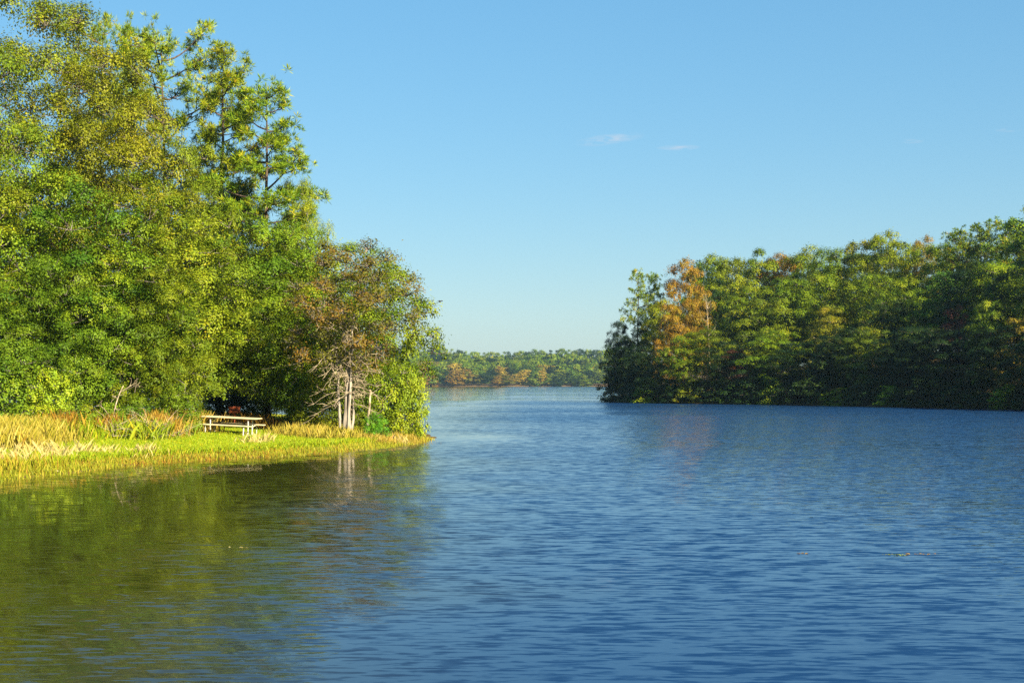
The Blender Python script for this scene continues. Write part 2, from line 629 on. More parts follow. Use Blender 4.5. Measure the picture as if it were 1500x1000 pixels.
# wind shadow off the tip of the point
ex = nmath('DIVIDE', nmath('ADD', sep.outputs['X'], 1.5), 3.2)
ey = nmath('DIVIDE', nmath('SUBTRACT', sep.outputs['Y'], 67.0), 6.5)
e2 = nmath('ADD', nmath('MULTIPLY', ex, ex), nmath('MULTIPLY', ey, ey))
sl_ = nmath('SUBTRACT', 1.0, nmath('MULTIPLY', nmath('SUBTRACT', 1.0, e2, True), .8))
amp = nmath('MULTIPLY', amp, sl_)
vs_ = t.nodes.new("ShaderNodeVectorMath")
vs_.operation = 'SCALE'
t.links.new(slope, vs_.inputs[0])
t.links.new(amp, vs_.inputs['Scale'])
vn = t.nodes.new("ShaderNodeVectorMath")
vn.operation = 'NORMALIZE'
t.links.new(vadd(vs_.outputs[0], (0.0, 0.0, 1.0)), vn.inputs[0])
t.links.new(vn.outputs[0], p.inputs['Normal'])
t.links.new(p.outputs[0], out.inputs[0])
wx = axis([(-2500, 2501, 500)])
wy = axis([(-400, 1601, 400)])
WX, WY = np.meshgrid(wx, wy)
V = np.stack([WX.ravel(), WY.ravel(), np.zeros(WX.size)], 1)
i = (np.arange(len(wy) - 1)[:, None] * len(wx) + np.arange(len(wx) - 1)[None, :]).ravel()
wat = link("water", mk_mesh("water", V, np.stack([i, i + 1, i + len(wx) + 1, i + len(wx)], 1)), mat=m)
tag(wat, kind="structure", label="blue rippled lake water")

# ------------------------------------------------------------------ tree makers (meshes; a tree is an Empty > trunk, crown)


def broadleaf(seed, H, base, Rr, nb, br, ns, sr, nl, leaf, tr, shape='oval', stems=1, limb=True, twigs=.25, lean=(0, 0), sides=5, droop=.0):
    rng = np.random.default_rng(seed)
    wood = Tubes()
    brs = Tubes()
    ph = rng.uniform(0, 6.28, 6)

    def prof(tt):
        if shape == 'oval':
            return np.sin(np.pi * np.clip(.12 + .78 * tt, 0, 1)) ** .55
        if shape == 'wall':
            return np.sqrt(np.clip(1 - .93 * tt ** 2.6, 0, 1)) * (.82 + .18 * np.minimum(1, tt * 4))
        if shape == 'cone':
            return .25 + .8 * (1 - tt) ** .8
        if shape == 'top':
            return np.sin(np.pi * np.clip(.22 + .66 * tt, 0, 1)) ** .6
        if shape == 'bush':
            return np.sqrt(np.clip(1 - tt ** 2.2, 0, 1)) * .9 + .1
        return np.ones_like(tt)

    # trunk(s)
    tops = []
    stem_meshes = []
    for s in range(stems):
        wood = Tubes()
        off = rng.normal(0, .12 * (stems > 1), 2)
        th = H * (.86 if stems == 1 else rng.uniform(.6, .85))
        n = 9
        zz = np.linspace(-.25, th, n)
        wx_ = np.cumsum(rng.normal(0, H * .006, n)) + off[0] * zz + lean[0] * (zz / H) ** 1.5 * H
        wy_ = np.cumsum(rng.normal(0, H * .006, n)) + off[1] * zz + lean[1] * (zz / H) ** 1.5 * H
        pts = np.stack([wx_ - wx_[0], wy_ - wy_[0], zz], 1)
        rr = tr * (1 - .85 * np.linspace(0, 1, n)) / (1 if stems == 1 else 1.5)
        rr[0] *= 1.35
        wood.add(pts, rr, sides + 3)
        stem_meshes.append(wood.mesh("trunk"))
        tops.append(pts)
    # boughs spread through the crown
    B = []
    tries = 0
    while len(B) < nb and tries < nb * 60:
        tries += 1
        tt = rng.uniform(0, 1)
        phi = rng.uniform(0, 6.283)
        lump = 1 + .20 * math.sin(2 * phi + ph[0] + 3 * tt) + .16 * math.sin(3 * phi + ph[1] - 5 * tt) + .10 * math.sin(5 * phi + ph[2] + 9 * tt)
        rad = Rr * float(prof(np.array([tt]))[0]) * lump
        f = rng.uniform(0, 1) ** .5
        rad = max(0.0, rad - br * .6) * f
        z = base + (H - base - br * .5) * tt
        c = np.array([math.cos(phi) * rad + lean[0] * z, math.sin(phi) * rad + lean[1] * z, z])
        if all(np.sum((c - q) ** 2) > (1.22 * br) ** 2 for q in B):
            B.append(c)
    B = np.array(B)
    bsz = rng.uniform(.6, 1.3, len(B)) * br
    for c in B:
        if not limb:
            break
        pts = tops[rng.integers(len(tops))]
        hd = math.hypot(c[0], c[1])
        z0 = max(base * .55, c[2] - hd * rng.uniform(.5, 1.0) - .3)
        k = np.interp(z0, pts[:, 2], np.arange(len(pts)))
        p0 = np.array([np.interp(k, np.arange(len(pts)), pts[:, a]) for a in range(3)])
        p1 = p0 + (c - p0) * .5 + np.array([0, 0, .18 * hd]) + rng.normal(0, .12, 3) * hd * .5
        L = np.linalg.norm(c - p0)
        r0 = min(tr * .5, .014 * L + .02)
        brs.add(bez(p0, p1, c, 6), np.linspace(r0, .012 + .1 * r0, 6), sides)
    # sprays and leaves
    nS = len(B) * ns
    cen = np.array([lean[0] * H * .5, lean[1] * H * .5, base + (H - base) * .4])
    outw = unit(B - cen)
    d = unit(rng.normal(size=(nS, 3)) + np.array([0, 0, .85]) + outw[np.repeat(np.arange(len(B)), ns)] * .45)
    rad = rng.uniform(.45, 1, nS) ** .45
    bi = np.repeat(np.arange(len(B)), ns)
    S = B[bi] + d * (rad * bsz[bi])[:, None] * np.array([1, 1, .62])
    S[:, 2] -= droop * rad * bsz[bi]
    if twigs > 0:
        for k in np.nonzero(rng.uniform(size=nS) < twigs)[0]:
            a, e = B[bi[k]], S[k] + d[k] * sr * .6
            brs.add(bez(a, (a + e) / 2 + rng.normal(0, .08, 3) * br, e, 3), [.022, .014, .005], 3)
    li = np.repeat(np.arange(nS), nl)
    nL = len(li)
    ssz = rng.uniform(.7, 1.3, nS) * sr
    e = rng.normal(size=(nL, 3)) * .55
    P = S[li] + e * ssz[li][:, None]
    P[:, 2] = np.maximum(P[:, 2], .03)
    nrm = unit(d[li] * .85 + unit(e) * .25 + np.array([0, 0, .35]) + rng.normal(size=(nL, 3)) * .28)
    Vl, Fl = leaf_quads(P, nrm, leaf * rng.uniform(.65, 1.3, nL), rng)
    rb = rng.uniform(0, 1, len(B))[bi[li]]
    rs = rng.uniform(0, 1, nS)[li]
    rnd = np.clip(.46 * rb + .30 * rs + .24 * rng.uniform(0, 1, nL), 0, 1)
    rnd = np.clip((rnd - .5) * 1.2 + .46, 0, 1)
    return stem_meshes, mk_mesh("crown", Vl, Fl, {"rnd": rnd}), (brs.mesh("branches") if brs.n else None)


def pine(seed, H, clear, Rr, nlimb, ntuft, needle, nn, tr, nw=.035, flat=False, lean=(0, 0), tuft_sp=.45):
    rng = np.random.default_rng(seed)
    wood = Tubes()
    brs = Tubes()
    n = 10
    zz = np.linspace(-.25, H * .97, n)
    pts = np.stack([np.cumsum(rng.normal(0, H * .004, n)), np.cumsum(rng.normal(0, H * .004, n)), zz], 1)
    pts[:, :2] -= pts[0, :2]
    pts[:, 0] += lean[0] * np.maximum(zz, 0)
    pts[:, 1] += lean[1] * np.maximum(zz, 0)
    wood.add(pts, tr * (1 - .9 * np.linspace(0, 1, n) ** 1.1), 8)
    T, TD = [], []
    for k in range(nlimb):
        tt = (k + rng.uniform(0, .9)) / nlimb
        z = clear + (H * .96 - clear) * tt
        phi = k * 2.4 + rng.uniform(-.5, .5)
        if flat:
            L = Rr * (.55 + .55 * math.sin(math.pi * min(1, .15 + .75 * tt))) * rng.uniform(.6, 1.1)
        else:
            L = Rr * (1.05 - .75 * tt ** 1.4) * rng.uniform(.5, 1.1) * (.6 + .4 * min(1, tt * 5))
        kk = np.interp(z, pts[:, 2], np.arange(n))
        p0 = np.array([np.interp(kk, np.arange(n), pts[:, a]) for a in range(3)])
        dirv = np.array([math.cos(phi), math.sin(phi), 0])
        rise = rng.uniform(.05, .45) + .35 * tt
        p2 = p0 + dirv * L + np.array([0, 0, L * rise])
        p1 = p0 + dirv * L * .55 + np.array([0, 0, L * rise * .15]) + rng.normal(0, .08, 3) * L
        cv = bez(p0, p1, p2, 8)
        r0 = min(.35 * tr, .012 * L + .03)
        brs.add(cv, np.linspace(r0, .012, 8), 5)
        nt_ = max(3, int(ntuft * (L / Rr)))
        nsub = max(2, int(3 + L * 1.3))
        ends = [p2]
        for s in range(nsub):
            u = rng.uniform(.35, .98)
            q0 = cv[int(u * 7)]
            side = np.cross(dirv, [0, 0, 1]) * rng.choice([-1, 1])
            e = q0 + (dirv * rng.uniform(.2, .8) + side * rng.uniform(.3, 1.0) + np.array([0, 0, rng.uniform(.05, .7)])) * L * .30
            brs.add(bez(q0, (q0 + e) / 2 - np.array([0, 0, .04 * L]), e, 4), np.linspace(r0 * .45, .01, 4), 4)
            ends.append(e)
        ends = np.array(ends)
        for s in range(nt_):
            c = ends[rng.integers(len(ends))] + rng.normal(0, tuft_sp, 3) * np.array([1, 1, .55])
            T.append(c)
            TD.append(unit(dirv * .5 + np.array([0, 0, 1.0]) + rng.normal(0, .35, 3)))
    for k in range(max(6, ntuft // 2)):
        T.append(pts[-1] + rng.normal(0, .5, 3) * np.array([1, 1, .8]))
        TD.append(np.array([0, 0, 1.0]))
    T, TD = np.array(T), np.array(TD)
    nT = len(T)
    ti = np.repeat(np.arange(nT), nn)
    d = unit(rng.normal(size=(nT * nn, 3)) + TD[ti] * .9)
    L = needle * rng.uniform(.6, 1.15, nT * nn)[:, None] * rng.uniform(.75, 1.2, nT)[ti][:, None]
    sd_ = unit(np.cross(d, unit(rng.normal(size=d.shape)))) * nw * .5
    mid = T[ti] + d * L * .55
    V = np.stack([T[ti] + d * L * .12, mid + sd_, T[ti] + d * L, mid - sd_], 1).reshape(-1, 3)
    rnd = np.clip(.55 * rng.uniform(0, 1, nT)[ti] + .45 * rng.uniform(0, 1, nT * nn), 0, 1)
    rnd = np.clip((rnd - .5) * 1.3 + .45, 0, 1)
    return wood.mesh("trunk"), mk_mesh("crown", V, np.arange(len(V)).reshape(-1, 4), {"rnd": rnd}), brs.mesh("branches")


def bare(seed, H, spread, n1, n2, r0, n3=3, stems=1):
    """bare branching skeleton"""
    rng = np.random.default_rng(seed)
    wood = Tubes()
    brs = Tubes()
    for s in range(stems):
        top = np.array([rng.normal(0, spread * .25), rng.normal(0, spread * .25), H])
        tk = bez(np.array([rng.normal(0, .05), rng.normal(0, .05), -.2]), np.array([rng.normal(0, .15), rng.normal(0, .15), H * .5]), top, 8)
        wood.add(tk, np.linspace(r0, .02, 8), 7)
        for a in range(n1):
            k = rng.uniform(.25, .98)
            p0 = tk[int(k * 7)]
            phi = rng.uniform(0, 6.28)
            e = p0 + np.array([math.cos(phi), math.sin(phi), rng.uniform(.2, 1.0)]) * spread * rng.uniform(.4, 1)
            cv = bez(p0, (p0 + e) / 2 + rng.normal(0, .12, 3) * spread, e, 6)
            brs.add(cv, np.linspace(r0 * .35, .012, 6), 4)
            for b_ in range(n2):
                q0 = cv[rng.integers(2, 6)]
                f = q0 + unit(rng.normal(size=3) + (e - p0) * .6 / spread) * spread * rng.uniform(.15, .45)
                c2 = bez(q0, (q0 + f) / 2 + rng.normal(0, .05, 3) * spread, f, 4)
                brs.add(c2, np.linspace(.016, .006, 4), 3)
                for c_ in range(n3):
                    g0 = c2[rng.integers(1, 4)]
                    g = g0 + unit(rng.normal(size=3)) * spread * rng.uniform(.06, .2)
                    brs.add(np.array([g0, g]), [.008, .004], 3)
    return wood.mesh("trunk"), brs.mesh("branches")


def tree_at(name, meshes, x, y, leafmat, label, cat="tree", group=None, rz=0.0, scale=(1, 1, 1), bark=None, sink=.05):
    o = empty(name, (x, y, gz(x, y) - sink), rz)
    o.scale = scale
    tag(o, label, cat, group)
    tm, cm, bm_ = (tuple(meshes) + (None,))[:3]
    for tm_ in (tm if isinstance(tm, list) else [tm]):
        if tm_ is not None:
            a = link("trunk", tm_, o, bark or MAT['bark'])
    if cm is not None:
        b_ = link("crown", cm, o, leafmat)
    if bm_ is not None:
        b_ = link("branches", bm_, o, bark or MAT['bark'])
        b_['kind'] = "stuff"
    return o


def wx_(px, d):
    return (px - 750) / F * d


def hz(py, d):
    return CAMZ + (HOR - py) / F * d


# near prototypes: (meshes, H, R)
NEAR = {}
for k, (sd_, H, Rr, shp) in enumerate([(11, 11, 3.2, 'wall'), (12, 11, 3.4, 'wall'), (13, 11, 3.0, 'oval'), (14, 11, 3.2, 'wall'), (15, 11, 3.0, 'oval')]):
    NEAR['m%d' % k] = (broadleaf(sd_, H, .9, Rr, 62, 1.1, 32, .24, 27, .102, .16, shp, stems=2, twigs=.10), H, Rr)
NEAR['oak'] = (broadleaf(21, 19, 5.0, 5.2, 100, 1.45, 42, .34, 25, .122, .34, 'top', twigs=.25), 19, 5.2)
NEAR['oak2'] = (broadleaf(22, 16, 3.0, 4.6, 92, 1.3, 40, .32, 25, .120, .30, 'top', twigs=.25), 16, 4.6)
NEAR['high'] = (broadleaf(23, 11, 2.9, 3.4, 54, 1.1, 32, .24, 26, .104, .17, 'top', stems=2, twigs=.12), 11, 3.4)
for k in range(3):
    NEAR['s%d' % k] = (broadleaf(31 + k, 3.0, .25, 1.5, 34, .48, 14, .2, 18, .105, .05, 'bush', stems=3, twigs=.2), 3.0, 1.5)


def near(kind, name, px, top, d, rad_px, mat, label, rz=0.0, group="trees on the picnic point", cat="tree", bark=None):
    ms, H, Rr = NEAR[kind]
    x = wx_(px, d)
    g = gz(x, d)
    sz = (hz(top, d) - g) / H
    sr_ = (rad_px * (1.25 if kind[0] in 'mh' else 1.0) / F * d) / Rr
    return tree_at(name, ms, x, d, MAT[mat], label, cat, group, R(rz), (sr_, sr_, sz), bark)


GP = "trees on the picnic point"
# back rows first, then the front wall
near('oak', "oak_tree", 45, -25, 73, 150, 'olive', "tallest olive-gold oak with bare limbs showing, above the golden reed bank", 40)
near('oak2', "oak_tree", 165, 78, 69, 118, 'olive', "olive oak with a rusty-yellow crown tip below the flat-topped pine", 200)
near('oak', "oak_tree", -120, -60, 68, 150, 'oak', "olive-green oak cut off by the edge of the view, at the landward end", 110)
near('oak2', "oak_tree", 262, 205, 70, 70, 'oak', "slim olive oak reaching up between the flat-topped pine and the trunks of two pines", 310)
pa = pine(41, 20, 10.5, 3.6, 23, 64, .36, 30, .22, .036, flat=True, tuft_sp=.28)
pb = pine(42, 19, 9.0, 3.0, 28, 64, .36, 30, .22, .036, tuft_sp=.27)
pc = pine(43, 17, 7.5, 3.0, 25, 60, .36, 30, .19, .036, tuft_sp=.27)
for (nm, ms, px, top, d, H, rp, mt, lb, rz) in (
        ("pine_tree", pa, 240, 48, 78, 20, 84, 'pine', "broad flat-topped pine with yellow-green tufts, tallest of the pines", 30),
        ("pine_tree", pb, 322, 66, 76, 19, 78, 'pine', "dark-trunked pine with dense dark green tufts, between the flat-topped pine and the outer pine", 150),
        ("pine_tree", pc, 392, 114, 73, 17, 92, 'pine', "outermost pine against the sky with one straight bare trunk", 260),
        ("pine_tree", pa, 150, 35, 84, 20, 60, 'pine', "pine crown half hidden behind the olive-gold oak", 100)):
    x = wx_(px, d)
    s_ = (hz(top, d) - gz(x, d)) / H
    r_ = rp / F * d / (3.6 if ms is pa else 3.0)
    tree_at(nm, ms, x, d, MAT[mt], lb, "pine", GP, R(rz), (r_, r_, s_), MAT['barkpine'])
near('oak2', "oak_tree", 335, 265, 76, 60, 'dark', "small dark leafy tree in shade between the two pine trunks", 20)
near('oak2', "oak_tree", 438, 262, 74, 42, 'lime', "thin sunlit yellow-green tree at the foot of the outermost pine", 77)
# middle wall
wall = [
    ('m0', -50, 205, 64, 95, 'oak', "leafy green tree at the very edge of the view behind the reeds"),
    ('m1', 35, 215, 63, 92, 'oak', "broad yellow-green tree under the tallest oak, above the golden reeds"),
    ('m2', 118, 245, 62, 85, 'green', "dense green tree under the rusty-tipped oak, with a dark hollow at its foot"),
    ('m3', 195, 255, 64, 85, 'oak', "olive-green tree standing over the brush pile"),
    ('m4', 262, 285, 64, 80, 'oak', "mottled olive tree overhanging the landward end of the picnic table"),
    ('high', 328, 305, 70, 74, 'olive', "yellowish tree with pale bare twigs behind the picnic table"),
    ('high', 395, 318, 70, 82, 'green', "green tree with a raised crown over the dark hollow by the grill"),
    ('m1', 452, 322, 72, 70, 'oak', "olive tree behind the rust-brown tree, rising to the skyline"),
    ('high', 330, 385, 67, 80, 'green', "lower green tree arching over the dark hollow behind the picnic table"),
]
for k, (kd, px, top, d, rp, mt, lb) in enumerate(wall):
    near(kd, "leafy_tree", px, top, d, rp, mt, lb, 67 * k + 15)
front = [
    ('m2', 10, 395, 59.5, 70, 'green', "low green tree with foliage to the ground behind the golden reeds"),
    ('m4', 88, 380, 60, 62, 'green', "bushy green tree between the golden reeds and the dark hollow"),
    ('m3', 160, 350, 61.5, 62, 'oak', "rounded yellow-green tree above the dark hollow with the pale bare branch"),
    ('m0', 238, 380, 61, 58, 'oak', "low olive tree with an orange spray, beside the brush pile"),
    ('high', 432, 430, 67, 66, 'green', "dark green tree hanging low between the grill and the pale dead trunk"),
]
for k, (kd, px, top, d, rp, mt, lb) in enumerate(front):
    near(kd, "leafy_tree", px, top, d, rp, mt, lb, 97 * k + 40)
# hidden depth of the grove, seen only as dark stems and leaves between the front trees
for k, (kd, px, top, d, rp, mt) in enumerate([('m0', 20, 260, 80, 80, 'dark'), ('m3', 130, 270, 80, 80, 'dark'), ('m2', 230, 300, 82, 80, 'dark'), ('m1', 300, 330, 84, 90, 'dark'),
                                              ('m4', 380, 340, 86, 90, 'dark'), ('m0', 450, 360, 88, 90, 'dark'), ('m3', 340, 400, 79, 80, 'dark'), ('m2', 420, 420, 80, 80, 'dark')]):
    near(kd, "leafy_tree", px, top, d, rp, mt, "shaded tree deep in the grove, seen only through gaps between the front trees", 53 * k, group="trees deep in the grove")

# the point: rust-brown tree with the pale dead trunk, and yellow-green trees over the water
bt = broadleaf(58, 8.6, 3.2, 3.0, 60, .62, 17, .25, 17, .10, .07, 'oval', twigs=.8)
x, d = wx_(508, 61.0), 61.0
o = tree_at("gnarled_tree", (None, None), x, d, None, "rust-brown tree on a pale gnarled trunk with bare grey lower branches, at the grassy point", "tree", GP, R(70))
rng = np.random.default_rng(52)
wt = Tubes()
for (ox, oy, tx, ty, hh_, r0) in ((0, 0, .15, 0, 4.6, .24), (.13, -.08, -.25, .1, 4.9, .15), (-.10, -.10, .35, -.1, 4.2, .14), (.22, .0, .30, 0, 2.2, .12), (-.16, -.02, -.4, .1, 4.6, .10), (.06, -.16, .2, -.2, 5.6, .11)):
    n = 9
    tt = np.linspace(0, 1, n)
    pts = np.stack([ox + tx * tt + np.cumsum(rng.normal(0, .035, n)), oy + ty * tt + np.cumsum(rng.normal(0, .03, n)), -.2 + hh_ * tt], 1)
    rr = .78 * r0 * (1 - .75 * tt) * rng.uniform(.8, 1.2, n)
    rr[0] *= 1.5
    wt = Tubes()
    wt.add(pts, rr, 9)
    link("trunk", wt.mesh("trunk"), o, MAT['barkpale'])
o.rotation_euler = (0, 0, 0)
c_ = link("crown", bt[1], o, MAT['brown'])
c_['label'] = "rust-brown autumn foliage"
l_ = link("branches", bt[2], o, MAT['bark'])
l_['kind'] = "stuff"
wt = Tubes()
for k in range(66):
    z0 = rng.uniform(1.3, 4.4)
    phi = rng.uniform(0, 6.28)
    L = rng.uniform(.6, 1.7)
    p0 = np.array([rng.normal(0, .1), rng.normal(0, .1), z0])
    e = p0 + np.array([math.cos(phi) * L, math.sin(phi) * L, rng.uniform(-.5, .55) * L])
    cv = bez(p0, (p0 + e) / 2 + np.array([0, 0, .3 * L]), e, 6)
    wt.add(cv, np.linspace(.020, .006, 6), 4)
    for s in range(7):
        q0 = cv[rng.integers(2, 6)]
        f = q0 + unit(rng.normal(size=3) + (e - p0) * .8) * rng.uniform(.2, .6)
        wt.add(bez(q0, (q0 + f) / 2 + rng.normal(0, .05, 3), f, 3), [.012, .009, .004], 3)
db = link("dead_branches", wt.mesh("dead_branches"), o, MAT['twig'])
db['kind'] = "stuff"
db['label'] = "tangle of bare pale dead branches"

yt = broadleaf(53, 7.4, .6, 2.3, 85, .8, 24, .27, 22, .11, .12, 'oval', stems=2, twigs=.25)
tree_at("leafy_tree", yt, wx_(562, 65.5), 65.5, MAT['oak'], "olive-green tree at the tip of the point leaning over the water", "tree", GP, R(10), (.94, .94, 1.1))
near('m4', "leafy_tree", 520, 352, 68, 62, 'oak', "olive tree rising behind the rust-brown tree to the skyline of the point", 200)
near('s0', "leafy_shrub", 578, 520, 63.8, 36, 'oak', "tall olive-green shrub beside the tip of the point, over the waterline", 20, cat="shrub")
near('s1', "leafy_shrub", 604, 538, 65.0, 27, 'lime', "yellow-green shrub overhanging the water at the outermost tip of the point", 80, cat="shrub")
near('s2', "leafy_shrub", 545, 540, 63.6, 34, 'oak', "olive shrub behind the pale dead trunk and the bright green plant", 130, cat="shrub")
near('s1', "leafy_shrub", 470, 548, 64.0, 42, 'oak', "olive shrub at the foot of the rust-brown tree, on its landward side", 30, cat="shrub")
near('s2', "leafy_shrub", 440, 572, 66.0, 34, 'green', "dark green shrub between the grill hollow and the rust-brown tree", 210, cat="shrub")
near('s0', "leafy_shrub", 551, 600, 60.8, 17, 'bright', "small vivid green leafy plant beside the pale dead trunk", 0, cat="shrub")
near('s0', "leafy_shrub", 15, 505, 56.5, 52, 'green', "fresh green shrub standing in the golden reeds", 50, cat="shrub")
near('s1', "leafy_shrub", 75, 535, 56.8, 36, 'lime', "yellow-green shrub beside the golden reeds, next to the fresh green one", 100, cat="shrub")
near('s2', "leafy_shrub", 128, 590, 55.2, 26, 'lime', "low yellow-green bush at the landward end of the brush pile", 160, cat="shrub")
near('s1', "leafy_shrub", 258, 560, 58.5, 34, 'oak', "olive shrub with orange leaves behind the golden grass by the table", 10, cat="shrub")
near('s0', "leafy_shrub", 200, 588, 57.5, 34, 'green', "green shrub rising just behind the brush pile", 250, cat="shrub")
near('s1', "leafy_shrub", 300, 585, 66.5, 16, 'green', "small green sprig bush in the dark hollow behind the table", 0, cat="shrub")
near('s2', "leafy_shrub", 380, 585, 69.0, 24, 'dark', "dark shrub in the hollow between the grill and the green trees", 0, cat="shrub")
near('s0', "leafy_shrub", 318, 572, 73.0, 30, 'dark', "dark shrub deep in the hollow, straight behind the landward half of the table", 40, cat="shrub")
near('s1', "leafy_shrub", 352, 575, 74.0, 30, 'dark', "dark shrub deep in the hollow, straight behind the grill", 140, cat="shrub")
near('s0', "leafy_shrub", 90, 595, 55.6, 20, 'brown', "rusty brown weedy bush between the reeds and the yellow-green bush", 0, cat="shrub")

# broken-off snag
wt = Tubes()
wt.add(np.array([(0, 0, -.2), (.02, 0, .7), (.10, 0, 1.4), (.13, 0, 1.95)]), [.075, .06, .05, .04], 8)
wt.add(np.array([(.13, 0, 1.9), (.16, .02, 2.02), (.11, 0, 2.14)]), [.05, .065, .015], 7)
xs, ds = wx_(538, 61.5), 61.5
sn = link("broken_snag", wt.mesh("broken_snag"), None, MAT['twig'], (xs, ds, gz(xs, ds)))
tag(sn, "broken dead stem with a brown splintered top beside the pale gnarled trunk", "dead tree")

# bare pale branch in the dark hollow, and the brush pile in front
bm_ = bare(61, 1.9, .9, 6, 4, .035, 2)
xs, ds = wx_(166, 58.2), 58.2
bb = empty("bare_branch", (xs, ds, gz(xs, ds)))
link("stem", bm_[0], bb, MAT['twig'])
link("twigs", bm_[1], bb, MAT['twig'])['kind'] = "stuff"
bb.rotation_euler = (0, R(14), R(40))
tag(bb, "pale bare forked branch standing in front of the dark hollow", "branch")
rng = np.random.default_rng(62)
wt = Tubes()
for k in range(80):
    cx, cy = rng.normal(0, .85), rng.normal(0, .5)
    phi = rng.uniform(0, 6.28)
    L = rng.uniform(.4, 1.3)
    el = rng.uniform(-.1, .75)
    z0 = rng.uniform(0, .55) * math.exp(-cx * cx / 1.6)
    p0 = np.array([cx, cy, z0])
    e = p0 + np.array([math.cos(phi) * math.cos(el), math.sin(phi) * math.cos(el), math.sin(el)]) * L
    e[2] = max(e[2], .03)
    cv = bez(p0, (p0 + e) / 2 + rng.normal(0, .1, 3), e, 4)
    wt.add(cv, np.linspace(rng.uniform(.006, .018), .004, 4), 4)
    for s in range(3):
        q0 = cv[rng.integers(1, 4)]
        f = q0 + unit(rng.normal(size=3) + (e - p0)) * rng.uniform(.15, .45)
        wt.add(np.array([q0, f]), [.006, .003], 3)
xs, ds = wx_(197, 55.3), 55.3
bp = link("brush_pile", wt.mesh("brush_pile"), None, MAT['twig'], (xs, ds, gz(xs, ds)))
tag(bp, "tangled pile of dead pale twigs at the edge of the lawn", "brush", kind="stuff")

# ------------------------------------------------------------------ the wooded bank across the water
MIDT = {}
for k, (shp, Hh) in enumerate([('oval', 14), ('wall', 14), ('top', 14), ('oval', 14), ('wall', 14)]):
    MIDT['b%d' % k] = (broadleaf(71 + k, Hh, 2.0 if shp != 'wall' else .8, 4.2, 52, 1.35, 29, .32, 20, .18, .2, shp, twigs=.10, sides=4), Hh, 4.0)
MIDT['bush'] = (broadleaf(79, 5, .2, 2.6, 30, .85, 10, .4, 12, .28, .08, 'bush', stems=3, twigs=.1, sides=4), 5, 2.6)
MIDT['pine'] = (pine(81, 17, 8, 3.2, 18, 26, .5, 22, .2, .07, tuft_sp=.42), 17, 3.2)
MIDT['pine2'] = (pine(82, 17, 5, 3.6, 36, 34, .5, 22, .2, .07, tuft_sp=.5), 17, 3.6)
_b = bare(83, 9, 2.4, 9, 5, .13, 3)
MIDT['bare'] = ((_b[0], None, _b[1]), 9, 2.4)
CW = {'oak': 'olive', 'green': 'green', 'dark': 'dark green', 'lime': 'yellow-green', 'orange': 'orange', 'red': 'dark red', 'gold': 'golden', 'olive': 'tan-olive',
      'pine': 'yellow-green', 'pinedark': 'dark green', 'brown': 'brown', 'twig': 'pale'}
KW = {'pine': 'pine', 'pine2': 'pine', 'bush': 'shrub', 'bare': 'bare tree'}
NW = {'pine': 'pine_tree', 'pine2': 'pine_tree', 'bush': 'leafy_shrub', 'bare': 'bare_tree'}
ORD = ["first", "second", "third", "fourth", "fifth", "sixth", "seventh", "eighth", "ninth", "tenth", "eleventh", "twelfth", "thirteenth", "fourteenth", "fifteenth",
       "sixteenth", "seventeenth", "eighteenth", "nineteenth", "twentieth", "twenty-first", "twenty-second", "twenty-third", "twenty-fourth", "twenty-fifth",
       "twenty-sixth", "twenty-seventh", "twenty-eighth", "twenty-ninth", "thirtieth"]
SHORE_PX = [(880, 203), (888, 200), (950, 187.5), (1000, 180), (1100, 174), (1200, 164.5), (1300, 155), (1400, 146), (1500, 138), (1640, 122)]


def shore_d(px):
    return float(np.interp(px, [a for a, _ in SHORE_PX], [b for _, b in SHORE_PX]))


def bank_row(rows, rowname, group):
    rows = sorted(rows, key=lambda r: r[0])
    cnt = 0
    for k, (px, top, inl, kd, mt, rp, lb) in enumerate(rows):
        d = shore_d(px) + inl
        x = wx_(px, d)
        ms, H, Rr = MIDT[kd]
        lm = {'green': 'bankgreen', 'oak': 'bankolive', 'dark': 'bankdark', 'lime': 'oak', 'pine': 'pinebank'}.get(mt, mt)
        s_ = (hz(top, d) - gz(x, d)) / H
        r_ = rp * (1.4 if kd[0] == 'b' and kd != 'bare' else 1.0) / F * d / Rr
        seen = px < 1510
        if seen:
            cnt += 1
        if lb is None:
            kw = KW.get(kd, 'leafy tree')
            lb = f"{CW[mt]} {kw}, {ORD[min(cnt - 1, 29)]} from the point in the {rowname} of the shaded bank" if seen else f"{CW[mt]} {kw} beyond the edge of the view on the shaded bank"
        o = tree_at(NW.get(kd, 'leafy_tree'), ms, x, d, MAT[lm], lb, 'shrub' if kd == 'bush' else ('pine' if 'pine' in kd else 'tree'), group if seen else "trees of the shaded bank beyond the view",
                    R((px * 37) % 360), (r_, r_, s_), MAT['twig'] if kd == 'bare' else (MAT['barkpine'] if 'pine' in kd else MAT['bark']))
        o['seen'] = 1 if seen else 0


